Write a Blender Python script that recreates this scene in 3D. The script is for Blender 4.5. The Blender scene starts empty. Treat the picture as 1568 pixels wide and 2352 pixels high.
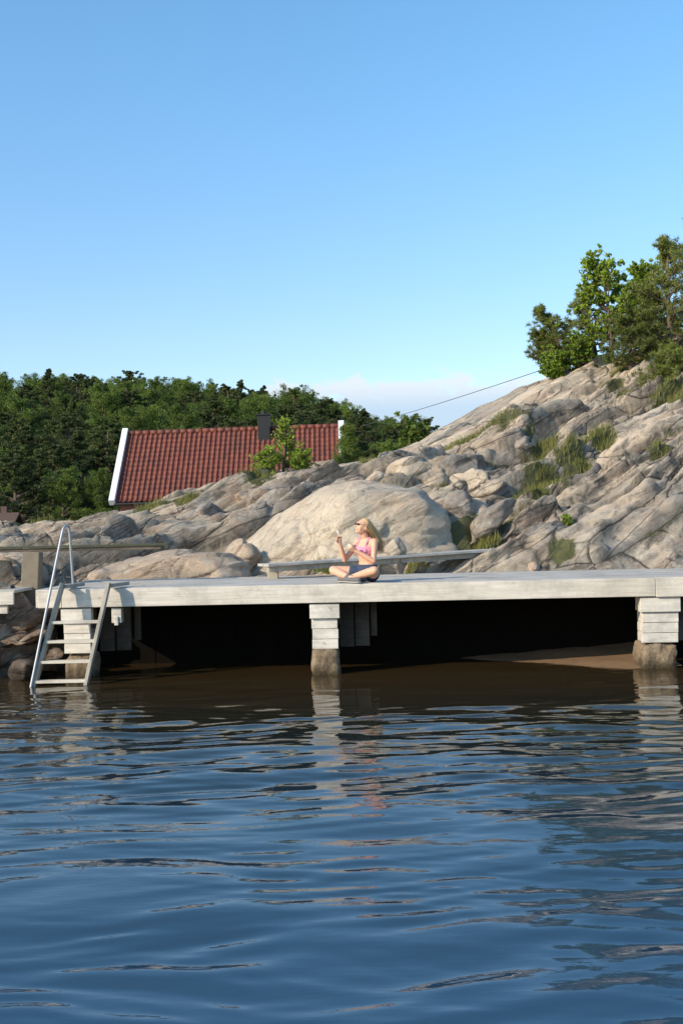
import bpy, bmesh, math, random
import numpy as np
from mathutils import Vector, Matrix
random.seed(7); RS=np.random.RandomState(7)
scene=bpy.context.scene
F=2640.0; EYE=1.9
def W(a,b,d):
    """image pixel coordinates (across, down) and an assigned distance -> world position in metres"""
    a-=784; b-=1216
    return Vector(((a-.021*b)*d/F, d, EYE-(b+.021*a)*d/F))
# ---------------------------------------------------------------- noise
RT=np.random.RandomState(5).rand(65536)
def h3(ix,iy,iz,s):
    k=(ix*73856093)^(iy*19349663)^(iz*83492791)^(s*2654435+977)
    k=k^(k>>13); k=k*1274126177; k=k^(k>>16)
    return RT[k&65535]
def vn(x,y,z,s=0):
    x,y,z=np.broadcast_arrays(np.asarray(x,float),np.asarray(y,float),np.asarray(z,float))
    ix=np.floor(x).astype(np.int64);iy=np.floor(y).astype(np.int64);iz=np.floor(z).astype(np.int64)
    fx=x-ix;fy=y-iy;fz=z-iz
    q=lambda t:t*t*t*(t*(t*6-15)+10)
    u=q(fx);v=q(fy);w=q(fz);r=0
    for a in(0,1):
        for b in(0,1):
            for c in(0,1):
                r=r+h3(ix+a,iy+b,iz+c,s)*(u if a else 1-u)*(v if b else 1-v)*(w if c else 1-w)
    return r*2-1
def fbm(x,y,z,o=4,s=0,g=.5):
    r=0;a=1.;t=0;c,sn=math.cos(.6),math.sin(.6)
    for i in range(o):
        r=r+a*vn(x,y,z,s+i*17);t+=a;a*=g
        x,y,z=(x*c-y*sn)*2.03,(x*sn+y*c)*2.03,z*2.03+3.1
    return r/t
def facets(x,y,s,dip=0.,k=16.,hh_=1.,tt_=1.):
    """soft-edged tilted blocks: blended cell heights, and distance to nearest joint"""
    ix=np.floor(x).astype(np.int64);iy=np.floor(y).astype(np.int64)
    F1=np.full(x.shape,9.);F2=np.full(x.shape,9.);N=np.zeros(x.shape);Wt=np.zeros(x.shape)+1e-12
    z0=np.zeros_like(ix)
    for a in(-1,0,1):
        for b in(-1,0,1):
            cx=ix+a;cy=iy+b
            px=cx+.5+.8*(h3(cx,cy,z0,s)-.5);py=cy+.5+.8*(h3(cx,cy,z0,s+1)-.5)
            dx=x-px;dy=y-py;d=np.sqrt(dx*dx+dy*dy)
            val=hh_*(h3(cx,cy,z0,s+2)-.5)+tt_*((h3(cx,cy,z0,s+3)-.5)*dx*1.4+(h3(cx,cy,z0,s+4)-.5)*dy*1.4-dip*dy)
            w_=np.exp(-k*d);N+=w_*val;Wt+=w_
            m=d<F1;F2=np.where(m,F1,np.minimum(F2,d));F1=np.where(m,d,F1)
    return N/Wt,F2-F1
# ---------------------------------------------------------------- meshes
def np_mesh(name,V,Fc):
    V=np.asarray(V,dtype=np.float32);Fc=np.asarray(Fc,dtype=np.int32)
    me=bpy.data.meshes.new(name);n,k=Fc.shape
    me.vertices.add(len(V));me.vertices.foreach_set("co",V.ravel())
    me.loops.add(n*k);me.loops.foreach_set("vertex_index",Fc.ravel())
    me.polygons.add(n);me.polygons.foreach_set("loop_start",np.arange(0,n*k,k,dtype=np.int32))
    me.update(calc_edges=True);me.validate();return me
def smooth(me):
    me.polygons.foreach_set("use_smooth",[True]*len(me.polygons));me.update()
def link(name,data,parent=None,mat=None):
    o=bpy.data.objects.new(name,data);scene.collection.objects.link(o)
    if parent:o.parent=parent
    if mat is not None and data is not None and len(data.materials)==0:data.materials.append(mat)
    return o
def top(o,label,cat,group=None):
    o["label"]=label;o["category"]=cat
    if group:o["group"]=group
    return o
class MB:
    def __init__(s):s.v=[];s.f=[]
    def box(s,c,size,R=None):
        b=len(s.v)
        for z in(-1,1):
            for y in(-1,1):
                for x in(-1,1):
                    p=Vector((x*size[0]/2,y*size[1]/2,z*size[2]/2))
                    if R:p=R@p
                    s.v.append(tuple(Vector(c)+p))
        for q in((0,2,3,1),(4,5,7,6),(0,1,5,4),(2,6,7,3),(0,4,6,2),(1,3,7,5)):s.f.append([b+i for i in q])
    def beam(s,a,b,w,h,up=Vector((0,0,1))):
        a=Vector(a);b=Vector(b);d=(b-a);L=d.length;d.normalize()
        sd=d.cross(up).normalized();u=sd.cross(d)
        R=Matrix((d,sd,u)).transposed()
        s.box((a+b)/2,(L,w,h),R)
    def rings(s,rs,caps=True):
        b=len(s.v);n=len(rs[0])
        for r in rs:s.v+= [tuple(p) for p in r]
        for i in range(len(rs)-1):
            for j in range(n):
                k=(j+1)%n;s.f.append([b+i*n+j,b+i*n+k,b+(i+1)*n+k,b+(i+1)*n+j])
        if caps:
            s.f.append([b+j for j in range(n)][::-1]);e=b+(len(rs)-1)*n;s.f.append([e+j for j in range(n)])
    def tube(s,pts,rad,n=10,caps=True,flat=1.,up=None):
        pts=[Vector(p) for p in pts]
        if not hasattr(rad,'__len__'):rad=[rad]*len(pts)
        rs=[];prev=None
        for i,p in enumerate(pts):
            t=(pts[min(i+1,len(pts)-1)]-pts[max(i-1,0)])
            if t.length<1e-9:t=Vector((0,0,1))
            t.normalize()
            if prev is None:
                u=up if up else (Vector((0,0,1)) if abs(t.z)<.9 else Vector((1,0,0)))
            else:u=prev
            a=(u-t*u.dot(t)).normalized();prev=a;c=t.cross(a)
            rs.append([p+a*math.cos(2*math.pi*j/n)*rad[i]*flat+c*math.sin(2*math.pi*j/n)*rad[i] for j in range(n)])
        s.rings(rs,caps)
    def cap(s,a,b,ra,rb,n=14,flat=1.,up=None):
        a=Vector(a);b=Vector(b);d=(b-a)
        d=d.normalized() if d.length>1e-6 else Vector((0,0,1))
        P=[];R=[]
        for k in range(5):
            t=math.pi/2*(k+.15)/5;P.append(a-d*ra*math.cos(t));R.append(ra*math.sin(t))
        P.append(a);R.append(ra);P.append(b);R.append(rb)
        for k in range(4,-1,-1):
            t=math.pi/2*(k+.15)/5;P.append(b+d*rb*math.cos(t));R.append(rb*math.sin(t))
        u=up if up else (Vector((0,0,1)) if abs(d.z)<.9 else Vector((1,0,0)))
        x=(u-d*u.dot(d)).normalized();c=d.cross(x)
        s.rings([[p+x*math.cos(2*math.pi*j/n)*r*flat+c*math.sin(2*math.pi*j/n)*r for j in range(n)] for p,r in zip(P,R)])
    def mesh(s,name):
        me=bpy.data.meshes.new(name);me.from_pydata(s.v,[],s.f);me.update()
        bm=bmesh.new();bm.from_mesh(me);bmesh.ops.recalc_face_normals(bm,faces=bm.faces);bm.to_mesh(me);bm.free()
        return me
    def obj(s,name,mat,parent=None,bevel=0,sm=False):
        me=s.mesh(name);o=link(name,me,parent,mat)
        if sm:smooth(me)
        if bevel:
            m=o.modifiers.new("bevel",'BEVEL');m.width=bevel;m.segments=2
        return o
def empty(name,loc=(0,0,0),rot=(0,0,0)):
    e=bpy.data.objects.new(name,None);scene.collection.objects.link(e);e.location=loc;e.rotation_euler=rot;e.empty_display_size=.3
    return e
# ---------------------------------------------------------------- materials
class NT:
    def __init__(s,name,rough=.8):
        s.m=bpy.data.materials.new(name);s.m.use_nodes=True;s.t=s.m.node_tree;s.n=s.t.nodes;s.b=s.n["Principled BSDF"]
        s.b.inputs["Roughness"].default_value=rough
    def new(s,t,**k):
        n=s.n.new(t)
        for a,b in k.items():setattr(n,a,b)
        return n
    def l(s,a,b):s.t.links.new(a,b)
    def pos(s,scale=(1,1,1),rot=(0,0,0),obj=False,kind='POINT'):
        if obj:g=s.new("ShaderNodeTexCoord").outputs["Object"]
        else:g=s.new("ShaderNodeNewGeometry").outputs["Position"]
        m=s.new("ShaderNodeMapping",vector_type=kind);m.inputs["Scale"].default_value=scale;m.inputs["Rotation"].default_value=rot
        s.l(g,m.inputs[0]);return m.outputs[0]
    def noise(s,v,scale,det=6,rough=.6,dist=0):
        n=s.new("ShaderNodeTexNoise");n.inputs["Scale"].default_value=scale;n.inputs["Detail"].default_value=det
        n.inputs["Roughness"].default_value=rough;n.inputs["Distortion"].default_value=dist
        s.l(v,n.inputs["Vector"]);return n.outputs["Fac"]
    def ramp(s,f,stops):
        r=s.new("ShaderNodeValToRGB");e=r.color_ramp.elements
        while len(e)<len(stops):e.new(.5)
        for i,(p,c) in enumerate(stops):
            e[i].position=p;e[i].color=(c[0],c[1],c[2],1) if hasattr(c,'__len__') else (c,c,c,1)
        s.l(f,r.inputs[0]);return r.outputs[0]
    def mix(s,f,a,b,mode='MIX'):
        n=s.new("ShaderNodeMix",data_type='RGBA',blend_type=mode)
        for val,i in((f,0),(a,6),(b,7)):
            if isinstance(val,(int,float)):n.inputs[i].default_value=val
            elif isinstance(val,tuple):n.inputs[i].default_value=(*val,1)
            else:s.l(val,n.inputs[i])
        return n.outputs[2]
    def math(s,op,a,b=0.,c=None):
        n=s.new("ShaderNodeMath",operation=op)
        for i,val in enumerate((a,b) if c is None else (a,b,c)):
            if isinstance(val,(int,float)):n.inputs[i].default_value=val
            else:s.l(val,n.inputs[i])
        return n.outputs[0]
    def vmath(s,op,a,b):
        n=s.new("ShaderNodeVectorMath",operation=op)
        for i,val in enumerate((a,b)):
            if isinstance(val,tuple):n.inputs[i].default_value=val
            else:s.l(val,n.inputs[i])
        return n.outputs["Value"] if op=='DOT_PRODUCT' else n.outputs[0]
    def chips(s,v,scale):
        """broken-rock relief: randomly tilted planes, one per cell"""
        vo=s.new("ShaderNodeTexVoronoi",feature='F1');vo.inputs["Scale"].default_value=scale;s.l(v,vo.inputs["Vector"])
        d=s.vmath('SUBTRACT',v,vo.outputs["Position"]);c=s.vmath('SUBTRACT',vo.outputs["Color"],(.5,.5,.5))
        return s.vmath('DOT_PRODUCT',d,c),vo.outputs["Color"]
    def bump(s,h,st=.5,dist=.05,prev=None):
        n=s.new("ShaderNodeBump");n.inputs["Strength"].default_value=st;n.inputs["Distance"].default_value=dist
        s.l(h,n.inputs["Height"])
        if prev is not None:s.l(prev,n.inputs["Normal"])
        return n.outputs[0]
    def done(s,col=None,nrm=None):
        if col is not None:
            if isinstance(col,tuple):s.b.inputs["Base Color"].default_value=(*col,1)
            else:s.l(col,s.b.inputs["Base Color"])
        if nrm is not None:s.l(nrm,s.b.inputs["Normal"])
        return s.m
def simple(name,col,rough=.6,var=.15,scale=20,metal=0,bump=.2):
    t=NT(name,rough);p=t.pos();n=t.noise(p,scale)
    c=t.mix(n,tuple(x*(1-var) for x in col),tuple(min(1,x*(1+var)) for x in col))
    t.b.inputs["Metallic"].default_value=metal
    return t.done(c,t.bump(n,bump,.01))
def rock_mat(name,A,B,dark=.5,streak=.5,crack=.5,grass=False,med_=.45,chip=1.,bias=.0):
    t=NT(name,.88);p=t.pos();DIR=(0,-.42,.75)
    big=t.noise(p,.6,6,.65,.4)
    if grass:
        # the low seaward slabs are greyer than the crest
        sx=t.new("ShaderNodeSeparateXYZ");g=t.new("ShaderNodeNewGeometry");t.l(g.outputs["Position"],sx.inputs[0])
        low=t.math('MULTIPLY',t.ramp(t.math('DIVIDE',sx.outputs[1],40.),[(.52,1),(.66,0)]),-.05)
        big=t.math('ADD',big,low)
    c=t.mix(t.ramp(big,[(.38+bias,0),(.52+bias,1)]),B,A)
    med=t.noise(p,2.6,10,.75,.3)
    c=t.mix(t.ramp(med,[(.34,med_),(.46,.06),(.55,.0)]),c,(.13,.112,.095))
    pk=t.noise(t.pos((1,1,1.3)),1.1,7,.7)
    c=t.mix(t.ramp(pk,[(.48,0),(.64,.6)]),c,(.68,.46,.31))
    ps=t.pos((3.2,.55,.28),DIR,kind='TEXTURE');st=t.noise(ps,1.5,9,.70,.35)
    c=t.mix(t.ramp(st,[(.39,streak),(.45,0)]),c,(.08,.07,.06))
    c=t.mix(t.ramp(st,[(.54,0),(.68,.5)]),c,(.76,.66,.52))
    lic=t.noise(p,15,6,.75);c=t.mix(t.ramp(lic,[(.30,dark),(.43,0)]),c,(.05,.048,.042))
    wl=t.noise(t.pos((1,1,1),(0,0,1)),6,7,.75);c=t.mix(t.ramp(wl,[(.54,0),(.64,.5)]),c,(.78,.71,.59))
    fine=t.noise(p,60,5,.7);c=t.mix(1.,c,t.ramp(fine,[(.34,.68),(.58,1)]),'MULTIPLY')
    dn=t.new("ShaderNodeTexNoise");dn.inputs["Scale"].default_value=1.4;dn.inputs["Detail"].default_value=7;t.l(p,dn.inputs["Vector"])
    wv=t.vmath('MULTIPLY',t.vmath('SUBTRACT',dn.outputs["Color"],(.5,.5,.5)),(.22,.22,.22))
    an=t.vmath('ADD',t.pos((2.6,.8,.5),DIR,kind='TEXTURE'),wv)
    ch1,cc1=t.chips(an,1.1);ch2,cc2=t.chips(an,3.8)
    sp=t.new("ShaderNodeSeparateColor");t.l(cc1,sp.inputs[0])
    c=t.mix(.45*chip,c,t.mix(1.,c,t.ramp(sp.outputs[0],[(0,.58),(1,1)]),'MULTIPLY'))
    vo=t.new("ShaderNodeTexVoronoi",feature='DISTANCE_TO_EDGE');vo.inputs["Scale"].default_value=1.1
    t.l(an,vo.inputs["Vector"])
    gate=t.ramp(t.noise(p,.9,3),[(.38,0),(.48,1)])
    cr=t.ramp(vo.outputs["Distance"],[(0,0),(.03,1)])
    c=t.mix(t.math('MULTIPLY',t.math('MULTIPLY',t.ramp(vo.outputs["Distance"],[(0,1),(.02,0)]),crack),gate),c,(.03,.026,.023))
    if grass:
        at=t.new("ShaderNodeAttribute",attribute_name="joint")
        jn=t.math('MULTIPLY',at.outputs["Fac"],t.ramp(t.noise(p,5,5,.7),[(.32,.25),(.55,1)]))
        c=t.mix(jn,c,(.04,.034,.026))
        at=t.new("ShaderNodeAttribute",attribute_name="grass")
        gn=t.noise(p,9,6,.7)
        f=t.math('ADD',at.outputs["Fac"],t.math('MULTIPLY',t.math('SUBTRACT',gn,.5),.9))
        c=t.mix(t.ramp(f,[(.42,0),(.55,1)]),c,t.mix(gn,(.05,.06,.02),(.17,.16,.06)))
    sx=t.new("ShaderNodeSeparateXYZ");g=t.new("ShaderNodeNewGeometry");t.l(g.outputs["Position"],sx.inputs[0])
    wz=t.math('ADD',sx.outputs[2],t.math('MULTIPLY',t.noise(p,3,5),.35))
    c=t.mix(t.ramp(wz,[(.3,.85),(.55,0)]),c,(.03,.022,.015))  # dark near the waterline: wet rock, plus under-dock shade put into the colour
    b=t.bump(t.math('ADD',t.math('MULTIPLY',st,1.2),t.math('MULTIPLY',med,.8)),.8,.15)
    b=t.bump(ch1,.9*chip,.70,b);b=t.bump(ch2,.7*chip,.42,b)
    b=t.bump(lic,.45,.035,b);b=t.bump(cr,.4*crack,.07,b);b=t.bump(fine,.4,.012,b)
    return t.done(c,b)
M_terr=rock_mat("granite_bedrock",(.82,.655,.475),(.45,.40,.34),.36,.7,1.,True,.45,1.1,-.01)
M_pale=rock_mat("granite_pale",(.82,.665,.49),(.58,.49,.39),.33,.45,.6,med_=.38,chip=1.)
M_huge=rock_mat("granite_smooth_pale",(.85,.69,.51),(.70,.57,.42),.28,.35,.3,med_=.35,chip=.6)
M_dark=rock_mat("granite_lichen",(.52,.44,.36),(.25,.23,.205),.75,.6,.6,med_=.55,chip=1.1,bias=.0)
M_pink=rock_mat("granite_pink",(.78,.59,.43),(.56,.45,.34),.38,.4,.5,med_=.4,chip=.9)
M_shore=rock_mat("granite_wet_brown",(.34,.225,.15),(.18,.13,.10),.6,.5,.5,med_=.6,chip=1.2)
def wood_mat(name,A,B,dirt=.5,rot=(0,0,0),sc=(.8,14,14)):
    t=NT(name,.8);p=t.pos(sc,rot,True);g=t.noise(p,2.2,8,.65,.3)
    c=t.mix(t.ramp(g,[(.3,0),(.7,1)]),A,B)
    p2=t.pos((1,1,1));d=t.noise(p2,1.8,8,.7);c=t.mix(t.ramp(d,[(.34,dirt),(.55,0)]),c,(.13,.12,.1))
    k=t.noise(t.pos((3,5,5),(0,0,0),True),2.0,3,.5);c=t.mix(t.ramp(k,[(.24,.6),(.31,0)]),c,(.12,.09,.06))
    y=t.noise(p2,.9,3);c=t.mix(t.ramp(y,[(.5,0),(.75,.35)]),c,(.48,.40,.27))
    return t.done(c,t.bump(g,.5,.01))
M_wood=wood_mat("weathered_white_wood",(.56,.50,.42),(.78,.71,.61),.4)
M_deck=wood_mat("weathered_deck_wood",(.38,.345,.305),(.56,.52,.47),.4)
M_lad=wood_mat("ladder_grey_wood",(.28,.25,.20),(.46,.41,.34),.4,(0,0,0),(6,6,1.2))
M_post=wood_mat("painted_crib_boards",(.60,.55,.48),(.84,.78,.69),.45,(0,0,0),(1.5,10,10))
M_brown=wood_mat("darkened_brown_wood",(.035,.025,.017),(.075,.052,.034),.4)  # darkened to hold pier-side shade in the colour; joists and rail share it
M_shade=simple("under_dock_shade_black",(.005,.004,.003),.95,.5,3)  # near-black colour carries the shade under the dock
M_shade.node_tree.nodes["Principled BSDF"].inputs["Specular IOR Level"].default_value=.1
def conc():
    t=NT("weathered_concrete",.9);p=t.pos();n=t.noise(p,6,9,.75)
    c=t.mix(t.ramp(n,[(.3,0),(.65,1)]),(.12,.075,.04),(.42,.32,.21))
    sx=t.new("ShaderNodeSeparateXYZ");g=t.new("ShaderNodeNewGeometry");t.l(g.outputs["Position"],sx.inputs[0])
    z=t.math('ADD',sx.outputs[2],t.math('MULTIPLY',n,.2))
    c=t.mix(t.ramp(z,[(.12,.9),(.27,0)]),c,(.05,.035,.015))
    return t.done(c,t.bump(n,1.,.09))
M_conc=conc()
M_alu=simple("brushed_aluminium",(.40,.41,.43),.55,.08,40,.5,.05)
M_white=simple("white_paint",(.78,.80,.83),.5,.06,5)
M_black=simple("black_metal",(.012,.012,.013),.6,.3,10)
M_wallp=simple("faded_red_panel",(.25,.10,.075),.8,.2,3)
M_sand=simple("wet_sand",(.19,.115,.06),.85,.35,9,0,.6)
def roofm():
    t=NT("red_clay_tile",.65);p=t.pos((4.3,4.3,4.3))
    n=t.noise(p,1.0,2,.5);c=t.mix(t.ramp(n,[(.3,0),(.7,1)]),(.12,.028,.016),(.205,.052,.028))
    d=t.noise(t.pos(),1.1,8,.7);c=t.mix(t.ramp(d,[(.36,.5),(.5,0)]),c,(.06,.025,.02))
    return t.done(c,t.bump(d,.3,.02))
M_tile=roofm()
def leaf_mat(name,D,Lt):
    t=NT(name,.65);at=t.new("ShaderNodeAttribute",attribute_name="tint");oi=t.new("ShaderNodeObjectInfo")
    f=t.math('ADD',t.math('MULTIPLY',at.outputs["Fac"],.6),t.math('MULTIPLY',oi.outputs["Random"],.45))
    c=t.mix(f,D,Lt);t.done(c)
    tr=t.new("ShaderNodeBsdfTranslucent");t.l(c,tr.inputs[0])
    ms=t.new("ShaderNodeMixShader");ms.inputs[0].default_value=.3
    t.b.inputs["Specular IOR Level"].default_value=.25
    out=t.n["Material Output"];t.l(t.b.outputs[0],ms.inputs[1]);t.l(tr.outputs[0],ms.inputs[2]);t.l(ms.outputs[0],out.inputs[0])
    return t.m
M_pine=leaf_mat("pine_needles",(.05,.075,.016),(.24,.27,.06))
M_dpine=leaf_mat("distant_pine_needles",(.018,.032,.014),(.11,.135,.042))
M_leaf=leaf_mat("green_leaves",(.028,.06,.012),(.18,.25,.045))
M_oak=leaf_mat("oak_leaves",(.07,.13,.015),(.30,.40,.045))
M_grass=leaf_mat("grass_blades",(.08,.11,.02),(.34,.31,.10))
M_bark=simple("bark",(.13,.095,.07),.9,.4,12,0,.8)
# ---------------------------------------------------------------- bedrock hill
cp=[]
for X in(-18,-14,-10,-7,-4.8):
    cp+=[(X,13.6,-.6),(X,14.9,-.25),(X,15.5,.30),(X,16.1,.72),(X,16.9,.95),(X,18.3,1.02)]
for X in(-3.6,-1.5,1,3,4.6,6,9,13,18,21):
    cp+=[(X,13.6,-1.2),(X,15.0,-1.1),(X,16.6,-.7),(X,17.6,.75),(X,18.1,1.0)]
for q in[(560,1330,18.6),(800,1330,18.6),(1000,1322,18.6),(950,1318,19.2),(1060,1300,19.3),
 (1100,1306,18.4),(1200,1301,18.2),(1400,1300,18.1),(1568,1298,18.0),(1700,1295,17.9),
 (1150,1278,19.2),(1210,1235,19),(1300,1225,19),(1400,1232,18.9),(1568,1200,18.9),(1700,1190,18.9),
 (1180,1185,20.2),(1250,1165,20),(1400,1145,20),(1568,1090,20),(1700,1070,20),
 (1100,1160,21.5),(1150,1115,22.5),(1270,1105,22),(1380,1025,23),(1480,1012,23),(1568,1015,22.5),(1700,990,23),
 (1000,1125,22),(900,1130,22),(820,1180,21.5),
 (1120,1045,25.5),(1230,1040,25.5),(1320,960,27),(1420,930,27.5),(1500,955,26),(1568,935,26.5),(1700,900,27),
 (1190,960,29),(1245,900,30.5),(1300,868,31.5),(1380,830,32),(1440,838,32.5),(1500,800,34),(1568,785,35),(1700,770,35),
 (860,1090,26),(1000,1045,27),(1090,1005,28.3),(1165,955,29.8),
 (925,1040,30),(1000,988,31),(1100,935,32),(1200,885,33),(1232,877,33.3),
 (830,1062,28),(750,1074,27.5),(680,1088,27),(600,1100,26.5),(530,1120,26.5),(450,1146,26.5),(390,1160,26.5),(330,1176,26.5),(250,1190,27),(150,1200,28),(50,1206,28),(-100,1210,28),(-500,1210,28),
 (800,1112,24),(700,1140,24),(600,1180,23.3),(500,1222,22.8),(400,1243,22.3),(300,1238,22.7),(200,1235,22.7),(100,1238,22.7),(0,1243,22.7),(-100,1250,22),(-500,1250,22),
 (500,1292,20),(400,1295,20.2),(200,1290,20),(50,1292,20),(-100,1295,20),(-500,1295,20)]:
    w=W(*q);cp.append((w.x,w.y,w.z))
cp+=[(2,37,2.6),(6,38,5.2),(10,40,8),(15,41,9),(21,42,9),(8,46,3),(14,47,5),(21,47,6),(0,36,1.3),(-5,34,1.0),(-10,34,.9),(-18,34,.8),(0,47,.4),(-8,47,.4),(-18,47,.4),
     (18,20,3.0),(18,24,5),(18,28,7.5),(21,33,9.5),(14,36,9.0)]
cp=np.array(cp)
D=np.hypot(cp[:,None,0]-cp[None,:,0],cp[:,None,1]-cp[None,:,1])
n=len(cp);A=np.zeros((n+3,n+3));A[:n,:n]=-D-np.eye(n)*.02;A[:n,n]=1;A[:n,n+1:]=cp[:,:2];A[n,:n]=1;A[n+1:,:n]=cp[:,:2].T
sol=np.linalg.solve(A,np.concatenate([cp[:,2],[0,0,0]]))
def base_h(x,y):
    sh=x.shape;x=x.ravel();y=y.ravel();out=np.empty_like(x)
    for i in range(0,len(x),20000):
        a=x[i:i+20000];b=y[i:i+20000]
        out[i:i+20000]=-np.hypot(a[:,None]-cp[None,:,0],b[:,None]-cp[None,:,1])@sol[:n]+sol[n]+sol[n+1]*a+sol[n+2]*b
    return out.reshape(sh)
xs=np.concatenate([np.arange(-18,-6.5,.12),np.arange(-6.5,11,.042),np.arange(11,20,.12)])
ys=np.concatenate([np.arange(14.2,24,.038),np.arange(24,34,.05),np.arange(34,47,.25)])
X,Y=np.meshgrid(xs,ys)
Z=base_h(X,Y)
rock=np.clip((Y-17.7)/1.0,0,1);left=(X<-4.2)
rock=np.where(left,np.clip((Y-15.0)/.5,0,1)*.9,rock)
wx=X+.20*vn(X*.5,Y*.5,0,3);wy=Y+.20*vn(X*.5,Y*.5,5,9)
def rotc(x,y,a,sx,sy):return (x*math.cos(a)+y*math.sin(a))*sx,(-x*math.sin(a)+y*math.cos(a))*sy
sc=np.clip((Y-14)/12,.5,1.25)
pa,pb=np.array([0.9,27.0]),np.array([5.6,32.6]);dd_=pb-pa;tt=np.clip(((X-pa[0])*dd_[0]+(Y-pa[1])*dd_[1])/(dd_@dd_),0,1)
ds=np.hypot(X-pa[0]-tt*dd_[0],Y-pa[1]-tt*dd_[1]);slab=np.exp(-(ds/1.9)**4)
damp=(1-.8*slab)*np.where(Y>28.5,np.clip(1-(Y-28.5)/2.5,.28,1),1)
damp=damp*np.where((X<1)&(Y>24.5),np.clip(1-(Y-24.5)/1.6,.45,1),1)
u,v=rotc(wx,wy,.55,.24,.52);N1,E1=facets(u,v,11,.45,26,.8,.95)
Z+=rock*sc*damp*(.80*N1-.10*np.exp(-E1*22))
u,v=rotc(wx,wy,.66,.50,1.4);N2,E2=facets(u,v,31,.7,24,1.,1.1)
g2=np.clip(.9+.8*fbm(X*.4,Y*.4,2,2,44),.4,1.35)*np.maximum(damp,.45*(1-slab))
Z+=rock*sc*g2*(.44*N2-.07*np.exp(-E2*16))
u,v=rotc(wx,wy,.50,1.2,3.0);N3,E3=facets(u,v,51,.6,20,1.1,1.2)
Z+=rock*g2*(.17*N3-.03*np.exp(-E3*12))
u,v=rotc(wx,wy,.8,2.8,5.4);N4,E4=facets(u,v,71,.4,13)
Z+=rock*g2*.065*N4+np.where(left&(Y<18),rock*(.30*N3+.15*N4),0)
Z+=rock*(.03*fbm(X*1.2,Y*1.2,1,5,5)+.012*fbm(X*6,Y*6,1,3,8))
lim=np.where((X>-4.3)&(Y<18.2),1.02,99);Z=np.minimum(Z,lim)
grp=[(1090,1012,27.5,.9),(1035,1030,27,.5),(1210,1130,21.6,.5),(1260,1092,22.4,.55),(1320,1050,23.2,.5),(1370,1015,24.3,.45),(1190,1180,20.2,.38),
 (1480,915,28.3,.7),(1400,880,30,.4),(1545,945,26.5,.6),(1170,960,29.5,.4),(430,1150,26,.5),(510,1122,26.2,.4),(590,1100,26,.45),(350,1185,26,.45),(800,1085,25.5,.6),
 (860,1062,27,.5),(740,1090,26,.35),(1100,1225,19.6,.4),(1065,1212,20,.42),(1290,1290,18.5,.25),(955,1292,18.8,.25),(750,1305,18.6,.25),(100,1200,27,1.0),(1520,1060,21.7,.3),(1250,1020,26,.35),
 (1000,1110,23,.3),(1300,1000,25,.3),(1450,870,31,.6)]
G=np.zeros_like(X)
for a,b,d,r in grp:
    w=W(a,b,d);G=np.maximum(G,np.exp(-((X-w.x)**2+(Y-w.y)**2)/(r*r)))
G=np.clip(G*1.1+.5*np.exp(-E1*10)*(rock>.9)*(1-slab)*np.clip(fbm(X*.5,Y*.5,9,3,99)*3,0,1),0,1)
J=np.clip(np.maximum(np.exp(-E1*26)*.9*damp,np.maximum(np.exp(-E2*22)*.85*g2,np.exp(-E3*16)*.55*g2)),0,1)*(rock>.5)
nx,ny=len(xs),len(ys)
idx=np.arange(nx*ny).reshape(ny,nx)
def gridfaces(idx):return np.stack([idx[:-1,:-1],idx[:-1,1:],idx[1:,1:],idx[1:,:-1]],-1).reshape(-1,4)
me=np_mesh("hill",np.stack([X,Y,Z],-1).reshape(-1,3),gridfaces(idx));smooth(me)
for nm_,ar in(("grass",G),("joint",J)):
    at=me.attributes.new(nm_,'FLOAT','POINT');at.data.foreach_set("value",ar.ravel().astype(np.float32))
hill=link("hill",me,None,M_terr);hill["kind"]="structure";hill["label"]="fractured granite shore hill with grass in its hollows";hill["category"]="hill"
def hz(x,y):
    i=int(np.clip(np.searchsorted(xs,x),0,nx-1));j=int(np.clip(np.searchsorted(ys,y),0,ny-1));return float(Z[j,i])
# ---------------------------------------------------------------- grass
def blades(pts,hmin,hmax,wd,seed=1):
    R=np.random.RandomState(seed);N=len(pts);a=R.rand(N)*6.283;h=hmin+(hmax-hmin)*R.rand(N)**1.8
    lean=R.randn(N,2)*.4*h[:,None];dx=np.cos(a)*wd;dy=np.sin(a)*wd
    b0=pts+np.stack([dx,dy,-.03+0*dx],1);b1=pts-np.stack([dx,dy,.03+0*dx],1)
    m0=pts+np.stack([lean[:,0]*.35+dx*.7,lean[:,1]*.35+dy*.7,h*.6],1);m1=pts+np.stack([lean[:,0]*.35-dx*.7,lean[:,1]*.35-dy*.7,h*.6],1)
    tp=pts+np.stack([lean[:,0],lean[:,1],h],1)
    V=np.stack([b0,b1,m1,m0,tp],1).reshape(-1,3);k=np.arange(N)*5
    Fc=np.concatenate([np.stack([k,k+1,k+2],1),np.stack([k,k+2,k+3],1),np.stack([k+3,k+2,k+4],1)])
    me=np_mesh("grass",V,Fc);at=me.attributes.new("tint",'FLOAT','POINT')
    tt=np.clip(.5+.5*fbm(pts[:,0]*1.5,pts[:,1]*1.5,0,2,6)+R.randn(N)*.25,0,1)
    at.data.foreach_set("value",np.repeat(tt,5).astype(np.float32));return me
wgt=np.clip(G-.42,0,1)*np.clip(.9+fbm(X*2,Y*2,3,3,77)*3.5,0,2)*np.gradient(xs)[None,:]*np.gradient(ys)[:,None]
wgt[Y<17.9]=0
pr=(wgt/wgt.sum()).ravel();ch=RS.choice(nx*ny,24000,p=pr)
pts=np.stack([X.ravel()[ch],Y.ravel()[ch],Z.ravel()[ch]],1)+RS.uniform(-.04,.04,(len(ch),3))*[1,1,0]
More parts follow.
